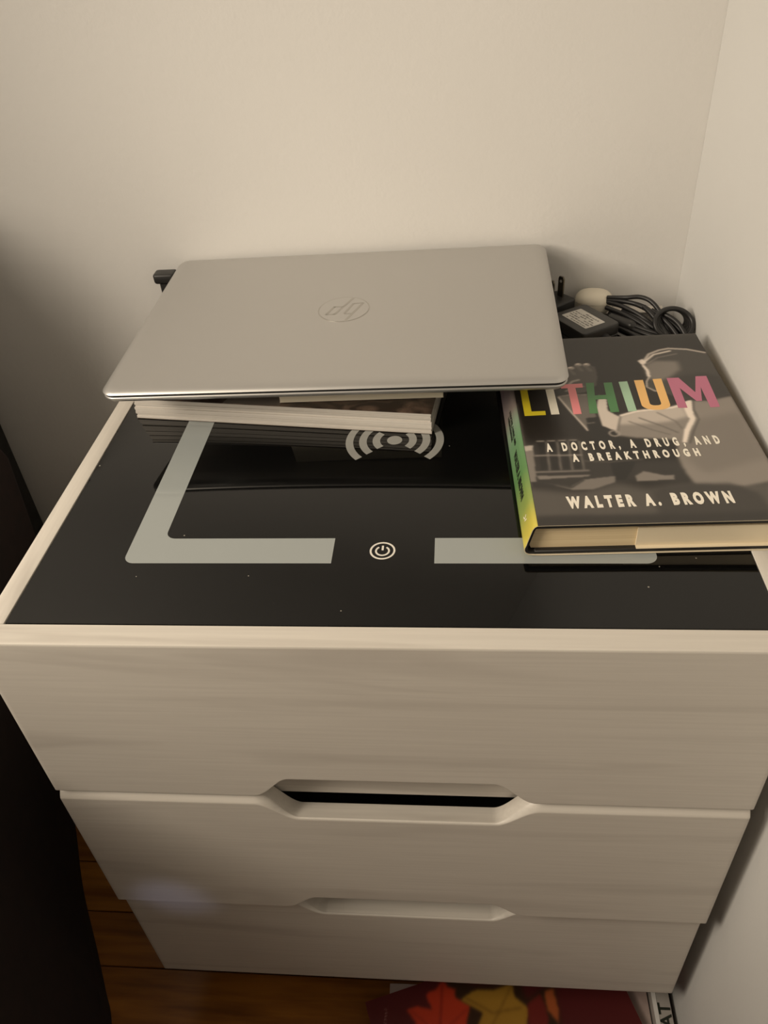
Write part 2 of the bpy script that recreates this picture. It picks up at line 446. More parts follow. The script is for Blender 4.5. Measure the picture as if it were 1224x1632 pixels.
def round_path(pts, r, n=8):
    """polyline with filleted corners"""
    out = []
    for i, p in enumerate(pts):
        p = Vector(p[:2]); rr = pts[i][2] if len(pts[i]) > 2 else 0
        if not rr: out.append((p.x, p.y)); continue
        a = (Vector(pts[i-1][:2])-p).normalized(); b = (Vector(pts[(i+1) % len(pts)][:2])-p).normalized()
        s, e = p+a*rr, p+b*rr; c = p+a*rr+b*rr
        a0 = math.atan2(s.y-c.y, s.x-c.x); a1 = math.atan2(e.y-c.y, e.x-c.x)
        d = (a1-a0+PI) % (2*PI)-PI
        out += [(c.x+rr*math.cos(a0+d*k/n), c.y+rr*math.sin(a0+d*k/n)) for k in range(n+1)]
    return out
CX = 0.2395
for sgn in (-1, 1):
    f = lambda x: CX+sgn*x
    pts = [(f(0.0327), 0.0703), (f(0.1697), 0.0703, 0.007), (f(0.1697), 0.364, 0.007), (f(0.0327), 0.364), (f(0.0327), 0.3405), (f(0.148), 0.3405, 0.007), (f(0.148), 0.0944, 0.007), (f(0.0327), 0.0944)]
    bm = bmesh.new(); add_poly(bm, round_path(pts, 0), GZ0, GZ1); sub('light_strip', bm, M['strip'])
bm = bmesh.new()
add_stroke(bm, arc(0.2388, 0.0822, 0.00765, 0, 360-7.5, 47), 0.00125, GZ0, GZ1, True)
add_stroke(bm, arc(0.2388, 0.0820, 0.0042, 125, 415, 30), 0.0012, GZ0, GZ1)
add_stroke(bm, [(0.2388, 0.0826), (0.2388, 0.0870)], 0.0013, GZ0, GZ1)
sub('power_symbol', bm, M['symbol_white'])
bm = bmesh.new()
wx, wy = 0.2392, 0.2080
add_poly(bm, arc(wx, wy, 0.0058, 0, 360-12, 29), GZ0, GZ1)
for r in (0.0140, 0.0243, 0.0346):
    for a in (0, 180): add_stroke(bm, arc(wx, wy, r, a-43, a+43, 20), 0.0058, GZ0, GZ1)
sub('charging_symbol', bm, M['symbol'])

# ================================================================== softcover stack under the laptop
SB = thing('paperback_book', 'thick white-paged softcover with a dark photo cover lying on black glass under the silver laptop', 'book', (0.0247, 0.2452, 0.0), (0, 0, math.radians(-7.1)))
def book_pages(name, x0, x1, y0, y1, z0, z1, m, parent, sig=0, amp=0.0005):
    """page block; sig > 0 gives that many signatures stepping in and out on the cut edges"""
    bm = bmesh.new(); n = max(sig, 1)
    for k in range(n):
        d = random.uniform(0, amp) if sig else 0
        za, zb = z0+(z1-z0)*k/n, z0+(z1-z0)*(k+1)/n
        add_box(bm, (x0+d, y0+d, za), (x1-d*0.7, y1-d, zb-(0.00016 if sig and k < n-1 else 0)))
    return finish(name, bm, m, parent)
book_pages('page_block', 0, 0.2445, 0, 0.165, 0.0004, 0.0180, M['page_white'], SB, 9, 0.0011)
box('back_cover', (-0.0002, -0.0002, 0.0), (0.2447, 0.1655, 0.00035), M['grey_cover'], SB)
fc = box('front_cover', (-0.0002, -0.0002, 0.01805), (0.2447, 0.1655, 0.0186), M['photo_cover'], SB)
bm = bmesh.new(); add_poly(bm, [(0.078, 0.0), (0.125, 0.0), (0.128, 0.05), (0.098, 0.07)], 0.0186, 0.01868)
g = finish('cover_light_area', bm, M['grey_cover'], fc); g['label'] = 'pale grey patch of the cover photo'
UB = thing('paperback_book', 'ivory-paged book lying between the white-paged softcover and the laptop', 'book', (0.1486, 0.2335, 0.0188), (0, 0, math.radians(1.5)))
book_pages('page_block', 0.0004, 0.1274, 0.0, 0.14, 0.0007, 0.0221, M['page_ivory'], UB)
box('cover', (0, 0.0004, 0.0222), (0.1278, 0.1405, 0.0226), M['grey_cover'], UB)
box('cover', (0, 0.0004, 0.0001), (0.1278, 0.1405, 0.0006), M['page_ivory'], UB)

# ================================================================== laptop
LW, LD = 0.3443, 0.2336
lap = thing('laptop', 'closed silver laptop with a round embossed emblem, tilted on two books', 'laptop', (0.19424, 0.316532, 0.057227), (0.036116, -0.0151724, -0.0091844))
bm = bmesh.new()
add_slab(bm, LW, LD, 0.0105, [(0.0008, -0.0038), (0.0002, -0.0036), (0.0, -0.0033), (0.0006, -0.0025), (0.0018, -0.0017), (0.0034, -0.0009), (0.0055, -0.0004), (0.0080, -0.0001), (0.0105, 0.0)], n=10)
lid = finish('lid', bm, M['silver'], lap, 60)
bm = bmesh.new(); add_slab(bm, LW-0.0028, LD-0.0028, 0.009, [(0, -0.0060), (0, -0.0037)], n=8)
finish('screen_bezel', bm, M['rubber'], lap)
bm = bmesh.new()
add_slab(bm, LW, LD, 0.0105, [(0.0095, -0.0122), (0.0060, -0.0117), (0.0032, -0.0104), (0.0014, -0.0086), (0.0004, -0.0068), (0.0010, -0.0058)], n=10)
base = finish('base', bm, M['silver'], lap, 60)
bm = bmesh.new(); add_tube(bm, [Vector((-0.12, LD/2-0.001, -0.0068)), Vector((0.12, LD/2-0.001, -0.0068))], 0.003, 12)
finish('hinge', bm, M['black_plastic'], lap, 40)
# emblem: disc with italic letter strokes, upside down for someone facing the closed laptop
ex, ey, er = 0.0, -0.0015, 0.0212
em_x, em_y = 193.9e-3-0.19424, 316.2e-3-0.316532
bm = bmesh.new(); add_poly(bm, arc(em_x, em_y, er-0.0006, 0, 355, 71), 0.0, 0.00018)
finish('emblem_disc', bm, M['emblem'], lid)
bm = bmesh.new(); add_stroke(bm, arc(em_x, em_y, er, 0, 355, 71), 0.0009, 0.0, 0.00008, True)
finish('emblem_rim', bm, M['emblem_line'], lid)
def em(X, Y): return (em_x+(X-590)/290*er, em_y+(350-Y)/135*er)
bm = bmesh.new()
st = lambda pts, wd: add_stroke(bm, [em(*p) for p in pts], wd, 0.0, 0.00024)
st([(672, 228), (490, 412)], 0.0022); st([(500, 405), (392, 405)], 0.0017); st([(398, 408), (478, 318)], 0.0022); st([(470, 322), (580, 322)], 0.0017)
st([(690, 288), (606, 400)], 0.0022); st([(604, 403), (690, 403)], 0.0017); st([(800, 285), (636, 478)], 0.0022); st([(690, 290), (796, 288)], 0.0017)
finish('emblem_letters', bm, M['emblem_line'], lid)

# ================================================================== hardcover in a dust jacket
HB = thing('hardcover_book', 'hardcover in a black photo dust jacket with multicoloured title letters, right of the laptop', 'book', (0.3275, 0.080, 0.0), (0, 0, math.radians(2.0)))
BWD, BV0, BV1, HT = 0.1632, -0.0035, 0.2360, 0.0245
Y0, Y1 = BV0, BV1
box('board', (0.007, Y0+0.0008, HT-0.0033), (BWD-0.0006, Y1-0.0005, HT-0.0007), M['board'], HB, 0.0004, 1)
box('board', (0.007, Y0+0.0008, 0.0007), (BWD-0.0006, Y1-0.0005, 0.0033), M['board'], HB, 0.0004, 1)
bm = bmesh.new()
ring = [(0.0045, 0.0036), (0.0045, HT-0.0036)]
prof = [(BWD-0.0045, 0.0034), (0.0050, 0.0034), (0.0042, 0.0052), (0.0044, 0.0085), (0.0062, HT/2+0.0025), (0.0080, HT-0.0034), (BWD-0.0045, HT-0.0034), (BWD-0.006, HT/2)]
add_loft(bm, [[(x, yy, z) for x, z in prof] for yy in (Y0+0.0042, Y1-0.0042)])
finish('page_block', bm, M['page_cream'], HB)
# case spine: a curved strip of board behind the jacket's spine
def curved_strip(name, prof_o, th, ya, yb, m, mats=None, sel=None):
    bm = bmesh.new(); n = len(prof_o); inn = []
    for i in range(n):
        a = Vector(prof_o[max(i-1, 0)]); b = Vector(prof_o[min(i+1, n-1)]); t = (b-a).normalized()
        inn.append((prof_o[i][0]-t.y*th, prof_o[i][1]+t.x*th))
    va = [[bm.verts.new((x, yy, z)) for x, z in prof_o] for yy in (ya, yb)]
    vb = [[bm.verts.new((x, yy, z)) for x, z in inn] for yy in (ya, yb)]
    for i in range(n-1):
        f = bm.faces.new((va[0][i], va[0][i+1], va[1][i+1], va[1][i]))
        if sel: f.material_index = sel(i)
        f2 = bm.faces.new((vb[0][i], vb[1][i], vb[1][i+1], vb[0][i+1]))
        f3 = bm.faces.new((va[0][i], vb[0][i], vb[0][i+1], va[0][i+1])); f4 = bm.faces.new((va[1][i], va[1][i+1], vb[1][i+1], vb[1][i]))
        if sel:
            f2.material_index = 2; f3.material_index = 2; f4.material_index = 2
    bm.faces.new((va[0][0], va[1][0], vb[1][0], vb[0][0])); bm.faces.new((va[0][-1], vb[0][-1], vb[1][-1], va[1][-1]))
    return finish(name, bm, m, HB, 60)
top_p = [(BWD, HT), (0.012, HT), (0.0078, HT-0.00015)]
sp_p = [(0.0070, HT-0.0004), (0.0058, HT-0.0013), (0.0046, HT-0.0034), (0.0028, HT/2+0.0022), (0.0013, 0.0085), (0.0005, 0.0063), (0.0005, 0.0042), (0.0014, 0.0023), (0.0032, 0.0011), (0.0058, 0.0006)]
bot_p = [(0.0078, 0.0004), (0.012, 0.0002), (BWD, 0.0002)]
outer = top_p+sp_p+bot_p
ins = lambda P, d: [(x+d, min(max(z, d), HT-d)) for x, z in P]
curved_strip('case_spine', [(0.0075, HT-0.0007)]+[(x+0.0006, min(max(z, 0.0012), HT-0.0010)) for x, z in sp_p]+[(0.0075, 0.0010)], 0.0014, Y0+0.0008, Y1-0.0005, M['board'])
ns_ = len(top_p)
jk = curved_strip('dust_jacket', outer, 0.00035, Y0, Y1, [M['jacket_black'], spine_mat(Y0, Y1), M['jacket_white']], None,
                  lambda i: 1 if ns_-1 <= i < ns_+len(sp_p)-1 else 0)
fl = box('jacket_flap', (0.0690, Y0+0.0004, 0.0036), (BWD-0.001, Y1-0.0005, 0.0040), M['jacket_white'], HB)
bm = bmesh.new(); add_box(bm, (0.0690, Y0+0.0030, 0.0036), (BWD-0.0035, Y0+0.0041, HT-0.0060))
o = finish('end_leaves', bm, M['jacket_white'], HB); o['label'] = 'paler last leaves folded down over the lower pages'
# cover photograph
P = Paint(155.0, 239.5, 260, 400, (36, 32, 29))
OX, OY = 8.0, Y0*1000                      # mm of the sheet's corner in book coordinates
q = lambda pts: [(x-OX, yy-OY) for x, yy in pts]
G = lambda v: tuple(min(255, (v*1.42-22 if v > 60 else v))*k for k in (1.04, 0.98, 0.92))
P.poly(q([(5.8, 34.5), (37.8, 29), (62, 38), (80, 30), (110, 36), (165, 36), (165, -6), (5, -6)]), G(74), 1, 6)
P.poly(q([(6, 86), (45, 90), (60, 60), (80, 60), (108, 60), (110, 36), (62, 40), (30, 30), (6, 40)]), G(54), .8, 4)
P.poly(q([(76.7, 113.7), (91, 121.3), (104, 122.5), (117.5, 124.7), (132.4, 133), (145, 132.2), (165, 138), (165, 36), (140, 30), (110.4, 33), (107.5, 46.5), (106.9, 61.7), (110.6, 82.9), (98.9, 85), (84.1, 87.2), (72.4, 90.7)]), G(112), 1, 2)
P.poly(q([(132, 108), (162, 116), (165, 60), (120, 44), (112, 60), (114, 84)]), G(100), .8, 5)
P.poly(q([(76.7, 113.7), (91, 121.3), (117.5, 124.7), (126, 128), (126, 112), (112, 106), (95, 104), (74, 104)]), G(152), .9, 3)
P.line(q([(80, 116), (92, 121), (117, 124), (128, 128)]), 2.2, G(196), .8, 1)
P.line(q([(92, 112), (106, 100), (114, 92)]), 1.4, G(84), .8, 1)
P.line(q([(84, 108), (98, 96), (108, 90)]), 1.2, G(84), .7, 1)
P.line(q([(106, 118), (116, 106), (118, 97)]), 1.4, G(90), .7, 1)
P.poly(q([(69.3, 145.5), (74, 138), (72, 123.2), (79.1, 113.6), (72.4, 90.7), (64.7, 99.8), (64.5, 126.8)]), G(158), 1, 1)
P.line(q([(79.1, 113.6), (72.4, 91)]), 1.4, G(92), .8, 1)
P.poly(q([(127.4, 131), (134, 134), (131, 119), (130, 107.5), (122.5, 93.4), (117, 79.8), (114, 80), (119, 95), (126, 108), (125.4, 120)]), G(186), .9, 1)
P.line(q([(135, 133), (132, 120), (132.5, 108), (125, 93), (119, 79)]), 1.0, G(64), .8, 1)
# head
P.poly(q([(109.6, 191.6), (118.6, 204.2), (135.7, 212.2), (149.5, 209.3), (165, 200), (165, 140), (145, 132), (128, 134), (120, 142), (111, 148), (107, 155), (111, 165), (110, 176), (112, 186)]), G(62), 1, 1)
P.poly(q([(112, 187), (120, 193), (138, 191), (137, 178), (128, 168), (116, 160), (111, 166), (110, 176)]), G(104), .9, 3)
P.line(q([(110, 190), (114, 196), (118.6, 204.2), (128, 210), (135.7, 212.2), (149.5, 209.6), (162, 203)]), 2.4, G(150), .9, 1)
P.line(q([(112, 191), (122, 203), (136, 208)]), 2.0, G(190), .8, 1)
P.line(q([(114, 189), (124, 198), (140, 203)]), 1.2, G(118), .7, 1)
P.poly(q([(107.5, 194), (112, 197), (114, 190), (110, 186)]), G(178), .9, 1)
P.line(q([(110.5, 186), (112, 178), (111, 170)]), 2.6, G(185), .9, 1)
P.line(q([(112, 170), (108, 162), (106.3, 154.0), (110.9, 147.7), (116, 147)]), 1.4, G(170), .9, 1)
P.poly(q([(128, 166), (150, 172), (165, 165), (165, 140), (145, 132), (125, 138)]), G(48), .8, 4)
# raised hand
P.poly(q([(46.3, 160.5), (49, 172), (51.3, 179), (55, 188), (59, 192), (67, 193), (73.7, 187), (73, 172), (69.9, 158.8), (60, 149.5), (47.8, 147.1)]), G(72), 1, 1)
for (cx_, cy_) in ((54, 186), (60.5, 191), (67, 190.5)):
    P.line(q([(cx_, cy_), (cx_+1.4, cy_+.6)]), 4.6, G(140), .9, 1); P.line(q([(cx_-.6, cy_+1.4), (cx_+1.2, cy_+1.8)]), 1.6, G(200), .9, 1); P.line(q([(cx_-.5, cy_-2), (cx_+2, cy_-9)]), 3.2, G(92), .8, 1)
P.line(q([(47, 158), (53, 166), (58, 168)]), 2.2, G(150), .8, 1)
P.line(q([(46, 152), (55, 158), (60, 158)]), 1.8, G(126), .8, 1)
# flask
P.poly(q([(39.1, 144.4), (53.3, 97.6), (57, 97), (62.5, 114.7), (63, 128), (61.1, 146.1), (47.8, 147.1)]), G(104), .75, 1)
P.line(q([(39.5, 144), (46, 122), (54, 98)]), 1.2, G(178), .9, 1)
P.line(q([(40, 145), (50, 147), (62, 146)]), 1.0, G(150), .7, 1)
# microscope
P.poly(q([(55.1, 114), (64.1, 115), (64, 104), (72, 97), (74, 86), (79, 80), (78.5, 58), (68.5, 40), (62.5, 40), (62, 56), (63, 70), (57, 84), (54, 96)]), G(34), 1, 1)
P.line(q(arc(71.3, 93.5, 3.4, 0, 360, 20)), 1.6, G(128), .9, 1)
P.line(q([(46, 62), (62, 60), (84, 62)]), 1.2, G(84), .8, 1)
P.line(q([(55, 107), (60, 108)]), 1.0, G(120), .8, 1)
# test tubes, rack, papers
P.poly(q([(6.4, 81.3), (14.1, 82.4), (11.9, 40.4), (4.8, 40.7)]), G(110), .9, 1)
P.poly(q([(6.6, 81.3), (13.6, 82.0), (13.2, 76), (6.2, 75.4)]), G(152), .8, 1)
for k in range(4):
    xx = 17.5+k*7.4
    P.poly(q([(xx, 86.5), (xx+5, 86.5), (xx+3.6, 53), (xx-1.2, 53)]), G(38), .9, 1)
    P.line(q([(xx+6, 85), (xx+4.4, 53)]), 1.6, G(94), .8, 1)
    P.line(q([(xx-.5, 87), (xx+4.5, 86.8)]), 1.0, G(150), .8, 1)
P.line(q([(14.4, 69.9), (44.6, 68.9)]), 1.8, G(112), .9, 1)
P.line(q([(12.3, 51.1), (46.7, 51.4)]), 1.8, G(104), .9, 1)
P.poly(q([(12.6, 47), (47.5, 46.6), (45.6, 44.7), (13.8, 42.9)]), G(108), .9, 1)
P.poly(q([(16.6, 40.1), (32.3, 34.1), (41.9, 41.5), (62.8, 44.5), (61.6, 37.9), (46.5, 30.9), (34.1, 30.8)]), G(104), .9, 1)
P.line(q([(16.6, 40.3), (33, 33.4), (42, 41)]), 1.4, G(46), .8, 1)
P.poly(q([(75.2, 43.8), (81.7, 48.8), (94.1, 43.5), (100, 44), (99, 39), (75.6, 37.9)]), G(112), .9, 1)
P.poly(q([(81, 4), (81.9, 26), (90, 31), (110, 34.2), (132.3, 33.1), (146, 23), (150, 2)]), G(58), .8, 3)
P.poly(q([(0, -6), (170, -6), (170, 4), (0, 6)]), G(44), .8, 3)
pic = P.mesh('cover_picture', vcol_mat('cover_photo_print', 'print', 0.34), jk, HT+0.00006, (OX/1000, OY/1000))
ps = [tuple(v) for v in ()]
# title letters, each its own sub-part
def letter(name, polys, col):
    bm = bmesh.new()
    for pts in polys: add_poly(bm, [(x/1000, yy/1000) for x, yy in pts], HT+0.00008, HT+0.00016)
    o = finish(name, bm, mat('title_ink', srgb(*col), 0.33), jk); return o
B0, C0 = 119.6, 163.2
sl = lambda yy: yy
letter('title_letter', [[(12.2, B0), (27.4, B0+.4), (27.6, B0+5.8), (17.7, B0+5.6), (17.7, C0-1.4), (12.4, C0-1.4)]], (208, 190, 44))['label'] = 'yellow letter L'
letter('title_letter', [[(31.3, B0+.6), (37.2, B0+.8), (37.4, C0-.9), (31.3, C0-1)]], (224, 218, 202))['label'] = 'white letter I'
letter('title_letter', [[(47.1, B0), (52.9, B0+.2), (53.8, C0-6.8), (59.4, C0-6.8), (59.9, C0-.9), (43.4, C0-1.4), (43.2, C0-7.2), (48.0, C0-7)]], (232, 138, 142))['label'] = 'pink letter T'
letter('title_letter', [[(58.5, B0+.2), (64.6, B0+.2), (65.9, B0+19), (74.2, B0+19.3), (73.6, B0+.9), (79.7, B0+1.2), (82.0, C0-.9), (75.8, C0-1), (74.6, B0+25), (66.3, B0+24.8), (68.6, C0-.4), (62.6, C0-.5)]], (76, 128, 78))['label'] = 'green letter H'
letter('title_letter', [[(86.1, B0+1.1), (92.3, B0+1.6), (93.6, C0-.1), (87.1, C0-.6)]], (166, 200, 170))['label'] = 'pale green letter I'
u_out = [(98.9, C0+.9), (97.2, B0+9)] + [(97.4+9*(1-math.cos(a)), B0+9-6.9*math.sin(a)) for a in [PI/2*k/6 for k in range(1, 7)]]
u_out += [(108.4, B0+2.1)] + [(108.4+9*math.sin(a), B0+9-6.9*math.cos(a)) for a in [PI/2*k/6 for k in range(1, 7)]]
u_out += [(119.5, C0+2.0), (112.9, C0+1.7), (111.5, B0+11)] + [(108.5+3*math.cos(a), B0+11-2.9*math.sin(a)) for a in [PI/2*k/5 for k in range(1, 6)]]
u_out += [(106.4-3*math.sin(a), B0+11-2.9*math.cos(a)) for a in [PI/2*k/5 for k in range(0, 6)]] + [(105.6, C0+1.0)]
letter('title_letter', [u_out], (240, 190, 118))['label'] = 'orange letter U'
letter('title_letter', [[(121.9, B0+3.6), (128.3, B0+3.5), (129.6, B0+31), (137.0, B0+12), (140.8, B0+12), (144.9, B0+31.5), (144.3, B0+2.9), (151.0, B0+3.2), (153.2, C0+3.5), (145.2, C0+3.4), (139.2, B0+24), (132.3, C0+2.4), (123.5, C0+2.4)]], (190, 112, 138))['label'] = 'mauve letter M'
TZ = HT+0.00020
text_mesh('subtitle', 'A DOCTOR, A DRUG, AND', 0.0128, M['text_white'], jk, (0.0227, 0.0742, TZ), (0, 0, math.radians(1.6)), 0.1162, 0.00062, 2.2, 1.0)
text_mesh('subtitle', 'A BREAKTHROUGH', 0.0112, M['text_white'], jk, (0.0384, 0.0618, TZ), (0, 0, math.radians(1.6)), 0.0838, 0.00062, 2.2, 0.95)
text_mesh('author_name', 'WALTER A. BROWN', 0.0148, M['text_white'], jk, (0.0282, 0.0130, TZ), (0, 0, math.radians(0.7)), 0.1012, 0.00095, 1.75, 1.05)
# lettering running down the spine
sr = (0, math.radians(-90), 0)
SD = Vector((0.0046-0.0013, 0, HT-0.0034-0.0085)).normalized()      # up the slanting spine, towards the front cover
SN = Vector((-SD.z, 0, SD.x))
def spine_at(t, y_): return Vector((0.0012, y_, 0.0083))+SD*t+SN*0.00012
SROT = Matrix(((0, SD.x, SN.x), (-1, 0, 0), (0, SD.z, SN.z))).to_euler()
def spine_text(body, size, ya, width, t, m, bold=0.0001):
    # reads from the head of the book to its foot
    return text_mesh('spine_lettering', body, size, m, jk, spine_at(t, ya), SROT, width, bold, 1.05)
spine_text('WALTER A. BROWN', 0.0080, 0.088, 0.052, 0.0040, M['text_dark'], 0.0003)
spine_text('A DOCTOR, A DRUG, AND', 0.0042, 0.138, 0.044, 0.0078, M['text_dark'], 0.0001)
spine_text('A BREAKTHROUGH', 0.0042, 0.136, 0.031, 0.0036, M['text_dark'], 0.0001)
bm = bmesh.new()
add_stroke(bm, [(0.0, 0.0), (0.0035, 0.0012), (0.0022, 0.0042)], 0.0008, 0, 0.0001); add_stroke(bm, [(0.0048, 0.0008), (0.0062, 0.0040)], 0.0008, 0, 0.0001)
finish('spine_mark', bm, M['text_white'], jk, None, spine_at(0.004, 0.020), SROT)

# ================================================================== chargers, case and cable behind the book
pa = math.radians(-58)
AD = thing('power_adapter', 'flat black power adapter with a printed white label, behind the book', 'power adapter', (0.3982, 0.3635, 0.0), (0, 0, pa))
bm = bmesh.new(); add_slab(bm, 0.048, 0.0405, 0.004, [(0.0012, 0.0), (0.0, 0.0012), (0.0, 0.0095), (0.0006, 0.0100), (0.0006, 0.0104), (0.0, 0.0109), (0.0, 0.0185), (0.0008, 0.0197), (0.002, 0.020)], n=6)
body = finish('housing', bm, M['black_plastic2'], AD, 40)
bm = bmesh.new(); add_slab(bm, 0.033, 0.0215, 0.001, [(0, 0.0200), (0, 0.0202)], (-0.0005, -0.0010), 4)
lb = finish('rating_label', bm, mat('sticker_white', srgb(214, 210, 202), 0.4), AD); lb['label'] = 'white rating sticker with small grey print'
bm = bmesh.new(); rr = random.Random(8)
for r_ in range(6):                                             # rows of tiny unreadable print
    xx = -0.0155
    while xx < 0.0125:
        ln = rr.uniform(0.0015, 0.005)
        if rr.random() < 0.72: add_box(bm, (xx, -0.0010-0.0092+r_*0.0031, 0.0202), (min(xx+ln, 0.0150), -0.0010-0.0092+r_*0.0031+rr.uniform(0.0009, 0.0017), 0.02026))
        xx += ln+0.0008
sub_ = finish('label_print', bm, mat('sticker_print', srgb(128, 124, 118), 0.5), lb)
bm = bmesh.new(); add_tube(bm, [Vector((0.0230, 0.004, 0.0105)), Vector((0.033, 0.004, 0.0100))], lambda t: 0.0042-0.0016*t, 12)
finish('strain_relief', bm, M['cable'], AD, 40)

PL = thing('wall_plug', 'black wall plug lying with its two metal prongs pointing up, by the laptop edge', 'plug', (0.3785, 0.4110, 0.0), (0, 0, math.radians(40)))
bm = bmesh.new(); add_slab(bm, 0.026, 0.026, 0.003, [(0.0010, 0.0), (0.0, 0.001), (0.0, 0.0165), (0.0006, 0.0176), (0.0016, 0.018)], n=5)
finish('housing', bm, M['black_plastic'], PL, 40)
for px_ in (-0.0063, 0.0063):
    bm = bmesh.new()
    add_loft(bm, [[(px_+sx*0.0008, 0.001+sy*wd_, z) for sx, sy in ((-1, -1), (1, -1), (1, 1), (-1, 1))] for wd_, z in ((0.0032, 0.0175), (0.0032, 0.0345), (0.0022, 0.0368))])
    blade = finish('prong', bm, M['prong'], PL)
    bm = bmesh.new(); add_tube(bm, [Vector((px_-0.00095, 0.001, 0.0325)), Vector((px_+0.00095, 0.001, 0.0325))], 0.0014, 12)
    finish('prong_hole', bm, M['paper'], blade)
WC = thing('earbud_case', 'small rounded white plastic case between the black plug and the coiled cable', 'case', (0.4140, 0.4180, 0.0), (0, 0, math.radians(-10)))
def pebble(z0, z1, zc, a, b, h, n=14):
    rings = []
    for i in range(n+1):
        z = z0+(z1-z0)*i/n; t = max(0.0, 1-abs((z-zc)/h)**2.6)**(1/2.6)
        rings.append([(a*t*math.copysign(abs(math.cos(u))**0.8, math.cos(u)), b*t*math.copysign(abs(math.sin(u))**0.8, math.sin(u)), z) for u in [2*PI*k/40 for k in range(40)]])
    return rings
bm = bmesh.new(); add_loft(bm, pebble(0.0004, 0.0126, 0.0105, 0.0172, 0.0150, 0.0106)); finish('case_body', bm, M['white_plastic'], WC, 60)
bm = bmesh.new(); add_loft(bm, pebble(0.0129, 0.0208, 0.0105, 0.0173, 0.0151, 0.0106)); finish('case_lid', bm, M['white_plastic'], WC, 60)
# coiled cable: rings at the right, long folded strands at the left, held by a wrap
CB = thing('coiled_cable', 'bundle of coiled black cable in the corner between book and walls', 'cable', (0.4605, 0.3720, 0.0))
def ell(c, a, b, n=28, ph=0.0, wob=0.0):
    return [(c[0]+a[0]*math.cos(t)+b[0]*math.sin(t), c[1]+a[1]*math.cos(t)+b[1]*math.sin(t)+wob*math.sin(3*t), c[2]+a[2]*math.cos(t)+b[2]*math.sin(t)) for t in [ph+2*PI*k/n for k in range(n)]]
bm = bmesh.new(); R0 = 0.0021
rng = random.Random(3)
for k in range(5):                                              # right-hand rings, leaning back on the corner
    s_ = 1-0.085*k
    e_ = ell((0.0150+0.0007*k, -0.0085+0.0031*k, 0.0128-0.0004*k), (0.0165*s_, 0.0, -0.0035), (0.003, 0.0105*s_, 0.0090*s_), 14)
    add_tube(bm, catmull(e_, 5, True)+[Vector(e_[0])], R0, 8)
strands = [
    [(-0.036, 0.034, 0.0150), (-0.024, 0.020, 0.0165), (-0.010, 0.006, 0.0135), (0.004, -0.006, 0.0055), (0.016, -0.012, 0.0025)],
    [(-0.037, 0.031, 0.0110), (-0.024, 0.013, 0.0125), (-0.010, -0.002, 0.0095), (0.002, -0.014, 0.0025), (0.016, -0.018, 0.0022)],
    [(-0.036, 0.036, 0.0185), (-0.022, 0.026, 0.0225), (-0.010, 0.022, 0.0245), (-0.001, 0.016, 0.0225), (0.006, 0.006, 0.0160), (0.010, -0.006, 0.0080), (0.014, -0.014, 0.003)],
    [(-0.036, 0.035, 0.0165), (-0.022, 0.024, 0.0195), (-0.008, 0.014, 0.0190), (0.000, 0.004, 0.0150), (0.003, -0.008, 0.0085), (0.007, -0.020, 0.0026)],
    [(-0.034, 0.028, 0.0075), (-0.022, 0.008, 0.0085), (-0.008, -0.010, 0.0060), (0.006, -0.020, 0.0022)],
    [(-0.034, 0.026, 0.0060), (-0.022, 0.004, 0.0065), (-0.008, -0.014, 0.0045), (0.006, -0.023, 0.0024)],
    [(-0.034, 0.024, 0.0045), (-0.022, 0.000, 0.0045), (-0.008, -0.018, 0.0024), (0.004, -0.026, 0.0022)],
    [(-0.030, 0.030, 0.0170), (-0.018, 0.022, 0.0195), (-0.006, 0.010, 0.0185), (0.000, 0.002, 0.0150), (0.000, -0.008, 0.0095), (0.004, -0.020, 0.0045), (0.009, -0.026, 0.0022)],
    [(-0.008, 0.012, 0.0200), (-0.003, 0.004, 0.0170), (0.004, -0.006, 0.0110), (0.009, -0.016, 0.006), (0.014, -0.024, 0.0022)],
    [(-0.038, 0.026, 0.0025), (-0.030, 0.006, 0.0022), (-0.018, -0.010, 0.0022), (0.0, -0.030, 0.0022), (0.018, -0.030, 0.0022)],
    [(-0.002, 0.008, 0.0185), (0.008, 0.002, 0.0145), (0.018, -0.006, 0.0090), (0.025, -0.014, 0.0035)],
    [(-0.036, 0.020, 0.0022), (-0.020, -0.012, 0.0058), (-0.004, -0.024, 0.0045), (0.012, -0.026, 0.0058)],
    [(-0.030, 0.014, 0.0080), (-0.018, -0.002, 0.0090), (-0.006, -0.012, 0.0080), (0.006, -0.018, 0.0065), (0.020, -0.024, 0.0045)],
    [(-0.028, 0.008, 0.0060), (-0.014, -0.010, 0.0066), (0.000, -0.021, 0.0062), (0.016, -0.026, 0.0045)],
    [(-0.024, 0.022, 0.0120), (-0.012, 0.006, 0.0120), (0.000, -0.006, 0.0075), (0.012, -0.010, 0.0040)],
]
strands += [[(0.002, 0.004, 0.0165), (0.010, -0.001, 0.0170), (0.019, -0.009, 0.0125), (0.026, -0.020, 0.0030)], [(0.006, 0.000, 0.0150), (0.013, -0.010, 0.0100), (0.020, -0.022, 0.0025)]]
for st_ in strands: add_tube(bm, catmull(st_, 8), R0, 8)
cb = finish('cable_loops', bm, M['cable'], CB, 60)
bm = bmesh.new()                                                # inline connector lying on the strands
add_tube(bm, catmull([(-0.034, 0.018, 0.0065), (-0.024, 0.005, 0.0075), (-0.016, -0.004, 0.0075)], 8), lambda t: 0.0052 if t < 0.8 else 0.0052-0.012*(t-0.8), 12)
finish('connector', bm, M['black_plastic2'], CB, 50)
